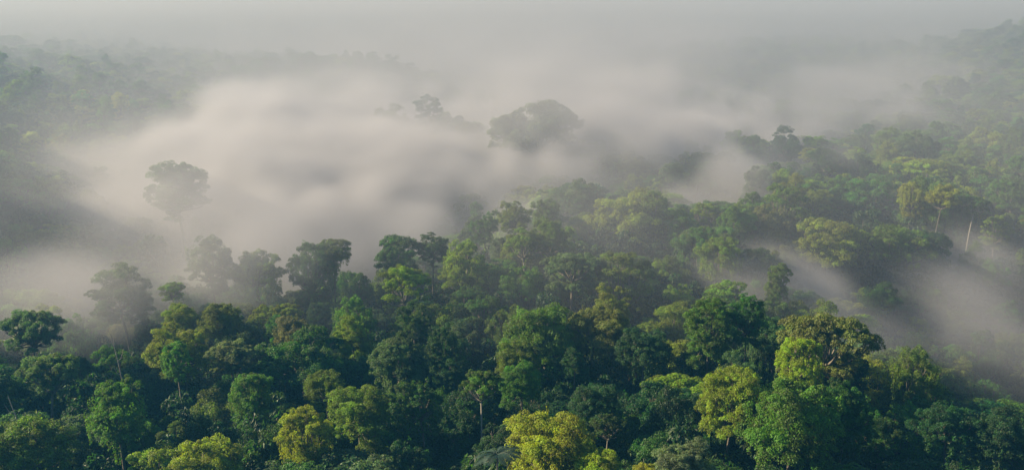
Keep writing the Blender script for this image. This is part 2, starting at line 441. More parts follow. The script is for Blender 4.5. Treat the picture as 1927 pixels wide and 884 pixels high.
# trees one can pick out: photo x, y of the crown's top, forward distance (0: from the slope), crown width in photo pixels, kind, tint, label, short name
LM = [
 (1035,774,143,178,'dome','golden','large golden yellow dome tree lit by the sun at the bottom centre','the golden bottom-centre tree'),
 (1120,832,138,95,'dome','golden','smaller golden crown leaning on the right side of the golden bottom-centre tree',None),
 (25,784,150,190,'broad','olive','olive gold tree filling the bottom left corner','the corner olive tree'),
 (385,824,150,140,'dome','lime green','lime green dome tree cut by the bottom edge, left of the golden column','the lime bottom-edge tree'),
 (572,765,158,112,'column','golden','bright golden vine-draped column tree near the bottom, left of centre','the golden column'),
 (610,695,178,82,'dome','olive','small olive gold round-topped tree directly above the golden column',None),
 (470,702,176,88,'column','fresh green','vivid green tree draped in hanging vines, upper left of the golden column','the vivid vine-draped tree'),
 (212,720,165,120,'twin','fresh green','lumpy fresh green tree above the dark corner gap, lower left','the lumpy lower-left tree'),
 (330,607,212,118,'round','lime green','bright lime green round tree standing out of the left slope','the lime left-slope tree'),
 (328,643,200,62,'column','fresh green','slim leafy column in front of the bright lime round tree on the left',None),
 (408,568,226,82,'dome','olive','olive dome tree with sunlit top, upper right of the lime left-slope tree',None),
 (338,571,228,72,'dome','lime green','lime topped tree directly behind the lime left-slope tree',None),
 (55,583,212,118,'umbrella','grey green','dark flat-topped tree at the left edge below the warm mist','the flat left-edge tree'),
 (90,665,190,120,'umbrella','grey green','dull layered flat tree on the left, below the flat left-edge tree',None),
 (215,493,250,122,'round','grey green','big grey green dome tree rising out of warm mist on the left','the grey misty dome'),
 (322,530,244,52,'umbrella','lime green','thin pale flat tree between the grey misty dome and the tall misty tree',None),
 (391,442,284,92,'column','grey green','tall slender tree with drooping foliage standing in mist, left of centre','the tall misty tree'),
 (478,475,284,98,'broad','olive','broad low olive tree in mist between two taller misty trees',None),
 (585,455,286,100,'column','mid green','bulky vine-hung tree with ragged top against the central mist','the ragged vine-hung tree'),
 (628,450,288,66,'broad','olive','yellowish flat crown reaching right from the ragged vine-hung tree',None),
 (545,592,222,74,'dome','silvery','dark dome tree with pale flecked leaves above the pale broad slope tree','the pale flecked dome'),
 (560,618,212,170,'broad','mid green','very broad mid green tree below the pale flecked dome','the very broad left tree'),
 (665,556,240,92,'column','fresh green','fresh green vine-draped tree right of the pale flecked dome, by the mist',None),
 (662,585,225,76,'round','lime green','lime round crown in front of the vine-draped tree by the mist',None),
 (430,642,205,96,'umbrella','silvery','flat silvery green tree left of the very broad left tree',None),
 (760,495,258,112,'airy','lime green','light open tree with pale forking branches showing through its crown','the open forked tree'),
 (873,450,284,96,'column','lime green','sunlit lime tree draped with vines on the ridge at centre','the lime ridge column'),
 (815,437,295,64,'round','grey green','small grey green round tree left of the lime ridge column',None),
 (985,432,296,72,'airy','olive','tall tree with several pale bare trunks under a small crown','the pale-trunked tree'),
 (968,378,330,64,'round','olive','olive round tree at the edge of the central mist','the olive mist-edge tree'),
 (1090,338,372,66,'round','grey green','round tree standing alone above the ridge at centre right','the round ridge tree'),
 (1185,352,355,140,'broad','lime green','broad sunlit lime tree on the ridge with vines on its right','the broad lime ridge tree'),
 (1232,356,350,56,'column','olive','leafy column on the right side of the broad lime ridge tree',None),
 (1078,474,272,122,'umbrella','silvery','flat pale grey green tree in the middle slope, right of the pale-trunked tree','the flat pale mid-slope tree'),
 (1168,472,272,132,'tiered','olive','tiered light olive tree right of the flat pale mid-slope tree','the tiered olive tree'),
 (1152,538,244,84,'round','lime green','bright lime round tree below the tiered olive tree','the lime mid-slope tree'),
 (1020,575,214,150,'dome','olive','big olive brown dome tree in the middle of the slope','the olive brown dome'),
 (975,640,198,95,'dome','olive','lower olive crown in front of the olive brown dome',None),
 (1120,577,218,128,'broad','russet','broad russet tinged tree right of the olive brown dome','the russet tree'),
 (1215,620,208,110,'broad','deep green','deep green broad tree lower right of the russet tree',None),
 (750,640,202,112,'broad','grey green','grey green broad tree left of the slope centre','the grey broad tree'),
 (777,570,226,80,'round','mid green','mid green round tree directly below the open forked tree',None),
 (832,612,210,70,'column','deep green','deep green leafy column right of the grey broad tree',None),
 (672,724,170,118,'dome','olive','olive green dome tree right of the golden column, on the lower slope',None),
 (790,708,172,110,'twin','mid green','lumpy mid green tree at the lower centre left','the lumpy lower-centre tree'),
 (905,695,172,92,'airy','fresh green','fresh green tree on a thin pale trunk at the lower centre','the thin pale trunk tree'),
 (982,682,178,80,'dome','fresh green','fresh green dome tree right of the thin pale trunk tree',None),
 (1120,722,168,104,'dome','deep green','deep green dome tree directly behind the golden bottom-centre tree','the deep green dome'),
 (1083,648,196,52,'round','deep green','slim dark round tree between olive brown dome and russet tree',None),
 (1145,778,152,74,'airy','mid green','mid green tree behind the right shoulder of the golden bottom-centre tree',None),
 (1338,564,206,104,'column','olive','tall vine-draped tree with russet sunlit top, right of centre','the russet-topped column'),
 (1408,553,208,74,'column','mid green','dark pointed vine-covered tree beside the russet-topped column',None),
 (1508,634,186,96,'column','golden','sunlit gold vine-draped tree beneath the broad brown misty tree','the gold vine-draped tree'),
 (1560,588,196,190,'umbrella','russet','very wide brownish flat-topped tree touched by drifting mist at right','the wide brown misty tree'),
 (1385,686,158,130,'dome','lime green','lime green tree on the big lower right clump, left side','the lime lower-right tree'),
 (1498,712,150,185,'dome','fresh green','huge broad green tree topping the big lower right clump','the huge lower-right tree'),
 (1600,724,156,118,'twin','mid green','dark lumpy tree with yellow flecks, right end of the lower right clump',None),
 (1290,826,132,112,'dome','silvery','silvery leaved tree at the bottom edge, right of centre','the silvery bottom tree'),
 (1215,872,124,52,'dome','golden','golden tree top just showing at the bottom edge',None),
 (1788,759,172,120,'broad','deep green','dark flat dome tree standing alone in the lower right valley','the lone valley tree'),
 (1892,771,170,130,'dome','deep green','dark dome tree at the lower right edge, right of the lone valley tree',None),
 (1555,414,330,138,'broad','lime green','broad bright lime tree on the right slope above the low mist','the lime right-slope tree'),
 (1692,418,330,118,'broad','olive','broad olive tree right of the lime right-slope tree, over the low mist','the olive right-slope tree'),
 (1358,447,308,96,'column','lime green','lime vine-draped tree on the right ridge left of the lime right-slope tree','the lime vine column'),
 (1837,368,348,52,'umbrella','mid green','small-crowned tree on a tall bare white trunk above the right valley','the white-trunked tree'),
 (1478,236,530,72,'round','deep green','dark round tree fading into mist on top of the right ridge','the dark hazy ridge tree'),
 (1345,283,450,104,'dome','grey green','hazy grey dome tree on the ridge below the drifting mist','the hazy grey dome'),
 (1266,303,430,62,'dome','grey green','small hazy dome tree left of the hazy grey dome',None),
 (1640,328,405,110,'broad','fresh green','broad fresh green tree high on the right slope','the broad high-slope tree'),
 (1012,186,500,150,'broad','grey green','great spreading tree on the misty knoll, far at the centre','the great knoll tree'),
 (1062,206,500,76,'broad','russet','flat crown on the right side of the great knoll tree',None),
 (950,214,495,62,'dome','silvery','pale small crown on the left side of the great knoll tree',None),
 (738,194,600,72,'round','silvery','pale round tree standing out of the far central mist',"the pale far mist tree"),
 (806,177,600,60,'tiered','deep green','dark tiered tree right of the pale far mist tree',None),
 (882,231,560,62,'broad','russet','low brownish crown in mist left of the knoll',None),
 (326,298,400,122,'dome','mid green','big tree standing alone in mist in front of the left hillside','the lone misty tree'),
 (484,303,470,66,'umbrella','russet','flat crown just rising out of the bright mist right of the lone misty tree',None),
 (168,357,415,70,'dome','grey green','hazy dome tree on the left hillside below the wisps','the hazy hillside tree'),
 (20,330,380,90,'broad','fresh green','broad green tree on the left hillside at the edge of the photo','the hillside edge tree'),
 (735,100,865,34,'round','deep green','tiny round tree silhouetted on the far left ridge',None),
 (770,117,870,24,'umbrella','deep green','tiny flat tree silhouetted at the tip of the far left ridge',None),
]

def pick_bark(rg, pale=False):
    return (0.42, 0.39, 0.33) if pale else random.choice([(0.09, 0.075, 0.06), (0.13, 0.11, 0.085), (0.07, 0.06, 0.045)])

TREES = []     # dict: x y ground top width kind var rot tint label ref landmark
for (px, py, D, w, kind, tint, label, ref) in LM:
    P = px_world(px, py, D)
    dep = world_px(P)[2][0]
    wm = w * dep / FPX
    TREES.append(dict(x=P[0], y=P[1], top=P[2], w=wm, kind=kind, tint=tint, label=label, ref=ref, lm=True))

# ------------------------------------------------------------------ all other trees, spread over the slopes
def scatter(y0, y1, rmin, n_try, taken, margin):
    pts = []
    cell = rmin
    grid = {}
    for (x, y, r) in taken:
        grid.setdefault((int(x // 20), int(y // 20)), []).append((x, y, r))
    rg = np.random.default_rng(int(y0 * 3 + rmin * 7))
    ys = np.sqrt(rg.random(n_try) * (y1 ** 2 - y0 ** 2) + y0 ** 2)
    xs = (rg.random(n_try) * 2 - 1) * (ys * 0.56 + margin)
    for x, y in zip(xs, ys):
        r = rmin
        ok = True
        gx_, gy_ = int(x // 20), int(y // 20)
        for a in (-1, 0, 1):
            for b in (-1, 0, 1):
                for (qx, qy, qr) in grid.get((gx_ + a, gy_ + b), ()):
                    if (qx - x) ** 2 + (qy - y) ** 2 < max(r, qr) ** 2:
                        ok = False; break
                if not ok: break
            if not ok: break
        if ok:
            grid.setdefault((gx_, gy_), []).append((x, y, r)); pts.append((x, y))
    return pts
taken = [(t['x'], t['y'], t['w'] * 0.46) for t in TREES]
pts = scatter(60, 480, 10.2, 26000, taken, 45)
pts2 = scatter(480, 1250, 9.5, 42000, taken + [(x, y, 8.2) for x, y in pts if y > 440], 60)
allp = np.array(pts + pts2)
cz = canopy_z(allp[:, 0], allp[:, 1])
lmx, lmy, lmd = world_px([(t['x'], t['y'], t['top']) for t in TREES])
lmw = np.array([t['w'] for t in TREES]) * FPX / lmd
EXTRA = [(936, 812, 128, 70), (207, 628, 196, 40), (22, 748, 158, 40)]      # palm, two dead trunks: kept free of the crowd too
lmx, lmy, lmd, lmw = (np.r_[a, [e[k] for e in EXTRA]] for a, k in ((lmx, 0), (lmy, 1), (lmd, 2), (lmw, 3)))
names = list(TINT)
kinds = [k for k, _ in KINDS]
for (x, y), c in zip(allp, cz):
    w = float(np.clip(random.gauss(14.0, 4.3), 7.5, 24))
    top = c + random.gauss(-1.5 - 4.5 * min(1, max(0, (300 - y) / 60)), 4.2)
    # a tree of the crowd does not grow up in front of one that stands out
    px, py, dep = (float(q[0]) for q in world_px((x, y, top)))
    wpx = w * FPX / dep
    hid = (lmd > dep + 4) & (np.abs(lmx - px) < lmw * 0.36 + wpx * 0.42) & (py < lmy + lmw * 0.95) & (py > lmy - 60)
    if hid.any():
        lower = max((lmy[hid] + lmw[hid] * 0.95 - py)) * dep / FPX
        if lower > 17: continue
        top -= lower
    kind = random.choices(kinds, [27, 16, 13, 1, 8, 20, 1, 16])[0]
    tint = random.choices(names, [1, 16, 22, 24, 24, 16, 10, 2, 2])[0]
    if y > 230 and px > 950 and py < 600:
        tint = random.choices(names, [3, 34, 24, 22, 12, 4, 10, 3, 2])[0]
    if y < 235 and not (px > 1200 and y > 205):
        tint = random.choices(names, [0, 3, 8, 16, 32, 44, 6, 0, 0])[0]  # near crowd: darker tints carry the shade below the sunlit crowns
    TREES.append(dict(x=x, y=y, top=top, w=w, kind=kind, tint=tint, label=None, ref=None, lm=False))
gz = ground_z([t['x'] for t in TREES], [t['y'] for t in TREES])
tx, ty, tdep = world_px([(t['x'], t['y'], t['top']) for t in TREES])
for i, t in enumerate(TREES):
    t['g'] = float(gz[i]); t['px'], t['py'], t['dep'] = tx[i], ty[i], tdep[i]
    if t['top'] - t['g'] < 13: t['top'] = t['g'] + 13
    pr = PROTO[t['kind']]
    t['var'] = i % len(pr) if not t['lm'] else random.randrange(len(pr))
    t['rot'] = random.random() * 2 * math.pi
    s = t['w'] / WP
    t['s'] = s
    t['sz'] = s * (random.uniform(1.1, 1.65) if not t['lm'] else random.uniform(1.0, 1.25))
    hmax = t['top'] - t['g'] - 3.0
    if pr[t['var']]['depth'] * t['sz'] > hmax:
        t['sz'] = hmax / pr[t['var']]['depth']
    base = np.array(TINT[t['tint']])
    t['col'] = base * (1 + np.array([random.gauss(0, 0.07), random.gauss(0, 0.05), random.gauss(0, 0.08)])) * random.uniform(0.88, 1.14)
    t['bark'] = pick_bark(random)
    if t['lm'] and t['kind'] == 'airy' or t['label'] and 'white trunk' in t['label']:
        t['bark'] = (0.22, 0.20, 0.17)

# which trees show largest: crowns drawn nearest-first as ellipses into a small depth picture
BW, BH = 480, 220
sc_ = BW / PW
owner = np.full((BH, BW), -1, int)
yy, xx = np.mgrid[0:BH, 0:BW]
for i in sorted(range(len(TREES)), key=lambda i: TREES[i]['dep']):
    t = TREES[i]
    rw = t['w'] * 0.47 * FPX / t['dep'] * sc_
    dep_m = PROTO[t['kind']][t['var']]['depth'] * t['sz']
    rh = dep_m * 0.5 * FPX / t['dep'] * sc_ * 1.05
    cx, cyy = t['px'] * sc_, t['py'] * sc_ + rh
    x0, x1, y0, y1 = int(max(0, cx - rw)), int(min(BW, cx + rw + 2)), int(max(0, cyy - rh)), int(min(BH, cyy + rh + 2))
    if x0 >= x1 or y0 >= y1: continue
    sx, sy = xx[y0:y1, x0:x1], yy[y0:y1, x0:x1]
    m = (((sx - cx) / max(rw, .5)) ** 2 + ((sy - cyy) / max(rh, .5)) ** 2 < 1) & (owner[y0:y1, x0:x1] < 0)
    owner[y0:y1, x0:x1][m] = i
cnt = np.bincount(owner[owner >= 0], minlength=len(TREES))
order = [i for i in np.argsort(-cnt) if not TREES[i]['lm']]
n_ind = 300 - len(LM)
chosen = set(order[:n_ind]) | set(range(len(LM)))
vis_c = {}
for i in chosen:
    q = np.argwhere(owner == i)
    vis_c[i] = (q[:, 1].mean() / sc_, q[:, 0].mean() / sc_) if len(q) else (TREES[i]['px'], TREES[i]['py'] + 30)

# ------------------------------------------------------------------ labels
refs = [(i, TREES[i]['ref']) for i in range(len(LM)) if TREES[i]['ref']]
ORD = ['nearest', 'second', 'third', 'fourth', 'fifth', 'sixth', 'seventh', 'eighth', 'ninth', 'tenth']
DIRS = ['right of', 'upper right of', 'above', 'upper left of', 'left of', 'lower left of', 'below', 'lower right of']
sect = {}
for i in sorted(chosen):
    t = TREES[i]
    if t['lm']: continue
    c = vis_c[i]
    best = min(refs, key=lambda r: math.hypot(c[0] - vis_c[r[0]][0], (c[1] - vis_c[r[0]][1]) * 1.2))
    rc = vis_c[best[0]]
    a = math.atan2(-(c[1] - rc[1]), c[0] - rc[0])
    k = int(round(a / (math.pi / 4))) % 8
    sect.setdefault((best[1], k), []).append((math.hypot(c[0] - rc[0], c[1] - rc[1]), i))
for (ref, k), L in sect.items():
    L.sort()
    looks = [(TREES[i]['tint'], TREES[i]['kind']) for _, i in L]
    tints = [a for a, b in looks]
    for q, (_, i) in enumerate(L):
        t = TREES[i]
        look = f"{t['tint']} {SHAPE[t['kind']]} tree"
        if len(L) == 1 or looks.count(looks[q]) == 1:
            t['label'] = f"{look} {DIRS[k]} {ref}"
        else:
            same = [j for j in range(len(L)) if looks[j] == looks[q]].index(q)
            t['label'] = f"{ORD[same]} {look} {DIRS[k]} {ref}"

# ------------------------------------------------------------------ build the individual trees
def tree_height_parts(t):
    pr = PROTO[t['kind']][t['var']]
    return pr, t['top'] - t['g'] + pr['fork'] * t['sz'] + 1.0 * t['s']
def make_tree(i, t):
    pr, hf = tree_height_parts(t)
    root = bpy.data.objects.new('tree', None)
    root.empty_display_size = 1
    root.location = (t['x'], t['y'], t['g'])
    root.rotation_euler = (0, 0, t['rot'])
    link(root)
    root['label'] = t['label']; root['category'] = 'tree'; root['group'] = 'rainforest trees on the misty slopes'
    tr = link(bpy.data.objects.new('trunk', TRUNKS[i % 4][0]), root)
    tr.scale = (t['s'], t['s'], max(hf, 2.0) + 0.6); tr.location = (0, 0, -0.6)
    tr['bark'] = t['bark']
    cr = link(bpy.data.objects.new('crown', pr['crown']), root)
    cr.location = (0, 0, t['top'] - t['g']); cr.scale = (t['s'], t['s'], t['sz'])
    cr['tint'] = tuple(float(v) for v in t['col'])
    br = link(bpy.data.objects.new('branches', pr['limbs']), cr)
    br['bark'] = t['bark']
    if t['kind'] == 'column' or (t['kind'] in ('dome', 'twin', 'broad') and (i % 4 == 0 or t['lm']) and t['s'] < 1.35 and t['dep'] < 300):
        vn = link(bpy.data.objects.new('hanging_vines', VINES[i % 3][0]), root)
        vn.location = cr.location
        vn.scale = (t['s'] * 0.96, t['s'] * 0.96, t['sz']); vn['tint'] = tuple(float(v) for v in t['col'] * np.array([1.05, 1.05, 0.9]))
    return root
for i in sorted(chosen):
    make_tree(i, TREES[i])

# ------------------------------------------------------------------ palm and dead trunks
def make_palm(px, py, D):
    P = px_world(px, py, D); g = float(ground_z(P[0], P[1])[0]); H = P[2] - g - 1.2
    root = link(bpy.data.objects.new('palm_tree', None)); root.location = (P[0], P[1], g)
    root['label'] = 'palm with big blue green fronds beside the golden bottom-centre tree'; root['category'] = 'palm'
    V, F = tube([(0, 0, -0.5), (0.2, 0.1, H * 0.4), (0.1, 0.0, H * 0.8), (0, 0, H)], 0.2, 0.13, 8)
    t = link(bpy.data.objects.new('trunk', quad_mesh('palm_trunk', V, [BARK], F, smooth=True)), root); t['bark'] = (0.12, 0.11, 0.09)
    rg = np.random.default_rng(4)
    for k in range(11):
        a = k * 2.4 + rg.random() * 0.4; rise = 0.35 + 0.75 * rg.random(); L = 4.2 + 0.9 * rg.random()
        u = np.linspace(0, 1, 26)[:, None]
        out = np.array([[math.cos(a), math.sin(a), 0]])
        pts = np.array([[0, 0, H]]) + out * (L * u * (1 - 0.15 * u)) + np.array([[0, 0, 1]]) * (rise * 3.0 * u - 3.4 * u ** 2.2)
        tan = unit(np.gradient(pts, axis=0)); side = unit(np.cross(tan, np.array([[0, 0, 1.]]))); nrm = np.cross(side, tan)
        Vs = []
        for s_ in (-1, 1):
            i = np.arange(2, 26)
            ln = 1.15 * np.sin(np.clip(u[i, 0] * 1.05 + 0.1, 0, 1) * math.pi) ** 0.6 + 0.1
            A = side[i] * s_ + tan[i] * 0.55 - nrm[i] * 0.35
            Vs.append(leaves(pts[i] + unit(A) * ln[:, None] * 0.5, A, nrm[i], ln, np.full(len(i), 0.16)))
        V = np.vstack(Vs)
        rv, rf = tube(pts[::3], 0.035, 0.012, 4)
        n0 = len(V)
        FF = np.vstack([np.arange(n0).reshape(-1, 4), rf + n0])
        me = quad_mesh('frond', np.vstack([V, rv]), [LEAF], FF, attrs={'leaf_tone': ('FLOAT', 'FACE', np.clip(0.5 + rg.normal(size=len(FF)) * 0.1, 0, 1))})
        f = link(bpy.data.objects.new('frond', me), root); f['tint'] = (0.028, 0.062, 0.042)
make_palm(936, 840, 128)

def dead_tree(px, py, D, lean, label, seed):
    P = px_world(px, py, D); g = float(ground_z(P[0], P[1])[0]); H = P[2] - g
    rg = np.random.default_rng(seed)
    root = link(bpy.data.objects.new('dead_tree', None)); root.location = (P[0] + lean * H * 0.45, P[1], g)
    root['label'] = label; root['category'] = 'dead tree'
    pts = np.array([(-lean * H * 0.45 * (u ** 1.4) + 0.15 * math.sin(u * 9), 0.1 * math.sin(u * 7), -0.5 + u * (H + 0.5)) for u in np.linspace(0, 1, 12)])
    V, F = tube(pts, 0.22, 0.06, 7)
    t = link(bpy.data.objects.new('trunk', quad_mesh('dead_trunk', V, [BARK], F, smooth=True)), root); t['bark'] = (0.20, 0.18, 0.15)
    for k in (8, 9, 10):
        a = rg.random() * 6.28
        q = pts[k] + np.array([[0, 0, 0], [math.cos(a) * 0.8, math.sin(a) * 0.8, 0.5], [math.cos(a) * 1.5, math.sin(a) * 1.3, 1.4 + rg.random()]])
        V, F = tube(q, 0.08, 0.025, 5)
        b = link(bpy.data.objects.new('branch', quad_mesh('dead_branch', V, [BARK], F, smooth=True)), root); b['bark'] = (0.20, 0.18, 0.15)
dead_tree(207, 628, 196, 0.25, 'pale bare dead trunk leaning right of the flat left-edge tree', 1)
dead_tree(14, 745, 158, 0.35, 'pale broken dead trunk at the left edge above the corner olive tree', 2)

# ------------------------------------------------------------------ the rest of the forest as one mass, and the undergrowth
def tree_mesh(pr, tk, H, vn=None):
    """one mesh of a whole tree with its base at z = 0: leaves, limbs, trunk."""
    Vt, Ft = TRUNKS[tk][1].copy(), TRUNKS[tk][2]
    Vt[:, 2] *= H + pr['fork'] + 1
    lv = pr['LV'] + np.array([0, 0, H])
    V = np.vstack([pr['V'] + np.array([0, 0, H]), lv, Vt])
    n0, n1 = len(pr['V']), len(lv)
    F = np.vstack([np.arange(n0).reshape(-1, 4), pr['LF'] + n0, Ft + n0 + n1])
    nl = n0 // 4
    mi = np.r_[np.zeros(nl), np.ones(len(F) - nl)]
    T = np.r_[pr['T'], np.full(len(F) - nl, 0.5)]
    return quad_mesh('whole_tree', V, [LEAF, BARK], F, attrs={'leaf_tone': ('FLOAT', 'FACE', T)}, midx=mi)

MASS = []
for k in kinds:
    for j in range(min(2, len(PROTO[k]))):
        MASS.append((k, j, bpy.data.objects.new('whole_tree', tree_mesh(build_crown(k, 5000 + 10 * len(MASS), per=60, L0=0.46), j, 31.0))))

def shrub_mesh(seed):
    rg = np.random.default_rng(seed)
    C = []
    for i in range(26):
        a = rg.random() * 6.283; z = 1.0 + 8.0 * rg.random(); r = (3.2 - 0.16 * z) * (0.5 + 0.6 * rg.random())
        C.append((r * math.cos(a), r * math.sin(a), z))
    V, T = clump_leaves(rg, np.array(C), 0.8 + 0.5 * rg.random(26), 0.7, 110, 0.55, 0.6)
    tv, tf = tube([(0, 0, -0.5), (0.1, 0, 4), (0, 0.1, 8)], 0.15, 0.04, 5)
    n0 = len(V)
    F = np.vstack([np.arange(n0).reshape(-1, 4), tf + n0]); nl = n0 // 4
    return quad_mesh('whole_shrub', np.vstack([V, tv]), [LEAF, BARK], F, attrs={'leaf_tone': ('FLOAT', 'FACE', np.r_[T, np.full(len(tf), .5)])},
                     midx=np.r_[np.zeros(nl), np.ones(len(tf))])
SHRUBS = [bpy.data.objects.new('whole_shrub', shrub_mesh(70 + i)) for i in range(4)]

def instance_mass(name, protos, P, S, Rz, K, col, bark, label, cat):
    me = bpy.data.meshes.new(name)
    n = len(P)
    me.vertices.add(n); me.vertices.foreach_set('co', np.asarray(P, np.float32).ravel())
    for an, typ, data in (('size', 'FLOAT_VECTOR', S), ('spin', 'FLOAT', Rz), ('which', 'INT', K), ('tint', 'FLOAT_VECTOR', col), ('bark', 'FLOAT_VECTOR', bark)):
        a = me.attributes.new(an, typ, 'POINT')
        a.data.foreach_set('vector' if typ == 'FLOAT_VECTOR' else 'value', np.asarray(data, np.int32 if typ == 'INT' else np.float32).ravel())
    o = link(bpy.data.objects.new(name, me))
    ng = bpy.data.node_groups.new(name, 'GeometryNodeTree')
    ng.interface.new_socket('Geometry', in_out='INPUT', socket_type='NodeSocketGeometry')
    ng.interface.new_socket('Geometry', in_out='OUTPUT', socket_type='NodeSocketGeometry')
    N, L = ng.nodes, ng.links
    gi, go = N.new('NodeGroupInput'), N.new('NodeGroupOutput')
    g2i = N.new('GeometryNodeGeometryToInstance')
    for p in reversed(protos):
        oi = N.new('GeometryNodeObjectInfo'); oi.inputs['Object'].default_value = p
        oi.inputs['As Instance'].default_value = True
        L.new(oi.outputs['Geometry'], g2i.inputs[0])
    # one instance per prototype, in order
    N.remove(g2i)
    ji = N.new('GeometryNodeJoinGeometry')
    for x in [q for q in N if q.type == 'OBJECT_INFO'][::1]:
        L.new(x.outputs['Geometry'], ji.inputs[0])
    iop = N.new('GeometryNodeInstanceOnPoints'); iop.inputs['Pick Instance'].default_value = True
    L.new(gi.outputs[0], iop.inputs['Points']); L.new(ji.outputs[0], iop.inputs['Instance'])
    def named(nm, typ):
        q = N.new('GeometryNodeInputNamedAttribute'); q.data_type = typ; q.inputs['Name'].default_value = nm
        return next(s for s in q.outputs if s.enabled)
    L.new(named('which', 'INT'), iop.inputs['Instance Index'])
    L.new(named('size', 'FLOAT_VECTOR'), iop.inputs['Scale'])
    cb = N.new('ShaderNodeCombineXYZ'); L.new(named('spin', 'FLOAT'), cb.inputs['Z'])
    er = N.new('FunctionNodeEulerToRotation'); L.new(cb.outputs[0], er.inputs[0]); L.new(er.outputs[0], iop.inputs['Rotation'])
    L.new(iop.outputs[0], go.inputs[0])
    md = o.modifiers.new('growth', 'NODES'); md.node_group = ng
    o['label'] = label; o['category'] = cat; o['kind'] = 'stuff'
    return o

P, S, RZ, K, COL, BK = [], [], [], [], [], []
midx = {}
for q, (k, j, ob) in enumerate(MASS):
    midx.setdefault(k, []).append(q)
for i, t in enumerate(TREES):
    if i in chosen: continue
    H = t['top'] - t['g']
    P.append((t['x'], t['y'], t['g'])); S.append((t['s'], t['s'], H / 31.0)); RZ.append(t['rot'])
    K.append(random.choice(midx[t['kind']])); COL.append(t['col']); BK.append(t['bark'])
# far beyond the valley, down to the last ridge
rgf = np.random.default_rng(5)
fp = np.array(scatter(1250, 1950, 15, 9000, [], 80))
fz = ground_z(fp[:, 0], fp[:, 1])
for (x, y), z in zip(fp, fz):
    s = random.uniform(1.1, 1.6)
    P.append((x, y, z)); S.append((s, s, random.uniform(0.85, 1.2))); RZ.append(random.random() * 6.28)
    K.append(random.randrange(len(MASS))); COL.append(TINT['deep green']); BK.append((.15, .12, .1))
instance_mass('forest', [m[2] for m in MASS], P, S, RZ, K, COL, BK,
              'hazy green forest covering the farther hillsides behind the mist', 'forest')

sp = scatter(60, 420, 4.6, 40000, [], 30)
sp = np.array(sp)
sz_ = ground_z(sp[:, 0], sp[:, 1])
n = len(sp)
shs = rgf.uniform(1.0, 1.9, n)
base = np.array([TINT['deep green'], TINT['mid green'], TINT['deep green']])[rgf.integers(0, 3, n)] * 0.7  # leaf colour darkened to put the shade of the gaps into it
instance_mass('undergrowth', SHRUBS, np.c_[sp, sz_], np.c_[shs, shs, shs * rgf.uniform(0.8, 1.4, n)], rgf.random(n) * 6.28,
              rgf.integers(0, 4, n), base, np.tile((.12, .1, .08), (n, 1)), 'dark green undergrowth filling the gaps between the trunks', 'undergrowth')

# ------------------------------------------------------------------ haze and mist
def volume_material(name, density, color, aniso, attr=None, gain=1.0):
    m, N, L = new_mat(name)
    out = N.new('ShaderNodeOutputMaterial')
    v = N.new('ShaderNodeVolumePrincipled')
    v.inputs['Color'].default_value = (*color, 1)
    v.inputs['Anisotropy'].default_value = aniso
    if attr:
        v.inputs['Density Attribute'].default_value = ''
        a = N.new('ShaderNodeAttribute'); a.attribute_name = attr
        mu = N.new('ShaderNodeMath'); mu.operation = 'MULTIPLY'; mu.inputs[1].default_value = gain
        L.new(a.outputs['Fac'], mu.inputs[0]); L.new(mu.outputs[0], v.inputs['Density'])
    else:
        v.inputs['Density'].default_value = density
        v.inputs['Density Attribute'].default_value = ''
    L.new(v.outputs[0], out.inputs['Volume'])
    return m

def box_mesh(name, a, b, mat):
    x0, y0, z0 = a; x1, y1, z1 = b
    V = [(x0, y0, z0), (x1, y0, z0), (x1, y1, z0), (x0, y1, z0), (x0, y0, z1), (x1, y0, z1), (x1, y1, z1), (x0, y1, z1)]
    F = np.array([(3, 2, 1, 0), (4, 5, 6, 7), (0, 1, 5, 4), (1, 2, 6, 5), (2, 3, 7, 6), (3, 0, 4, 7)])
    return quad_mesh(name, np.array(V, float), [mat], F)
zlow = float(GZ.min()) - 2
haze = link(bpy.data.objects.new('haze', box_mesh('haze', (-2650, -450, zlow), (2650, 3350, max(CAM_Z, float(GZ.max()) + 40) + 6),
                                   volume_material('haze_air', HAZE_DENSITY, (0.08, 0.34, 0.66), 0.2))))
haze['label'] = 'pale morning haze filling the air over the valley'; haze['category'] = 'haze'; haze['kind'] = 'stuff'

def fractal(shape, cellsz, origin, scales, seed):
    """smooth value noise sampled on the voxel grid: sum over (wavelength m, (sx,sy,sz) stretch, amplitude)."""
    rg = np.random.default_rng(seed)
    out = np.zeros(shape, np.float32)
    ax = [origin[d] + (np.arange(shape[d]) + 0.5) * cellsz[d] for d in range(3)]
    for wl, st, amp in scales:
        n = 48
        G = rg.random((n, n, n)).astype(np.float32)
        i0, i1, f = [], [], []
        for d in range(3):
            u = ax[d] / (wl * st[d]) + 1000.0 + rg.random() * 50
            k = np.floor(u).astype(int); fr = (u - k).astype(np.float32); fr = fr * fr * (3 - 2 * fr)
            i0.append(k % n); i1.append((k + 1) % n); f.append(fr)
        def at(a, b, c): return G[np.ix_(a, b, c)]
        fx, fy, fz_ = f[0][:, None, None], f[1][None, :, None], f[2][None, None, :]
        c00 = at(i0[0], i0[1], i0[2]) * (1 - fx) + at(i1[0], i0[1], i0[2]) * fx
        c10 = at(i0[0], i1[1], i0[2]) * (1 - fx) + at(i1[0], i1[1], i0[2]) * fx
        c01 = at(i0[0], i0[1], i1[2]) * (1 - fx) + at(i1[0], i0[1], i1[2]) * fx
        c11 = at(i0[0], i1[1], i1[2]) * (1 - fx) + at(i1[0], i1[1], i1[2]) * fx
        out += amp * ((c00 * (1 - fy) + c10 * fy) * (1 - fz_) + (c01 * (1 - fy) + c11 * fy) * fz_ - 0.5)
    return out

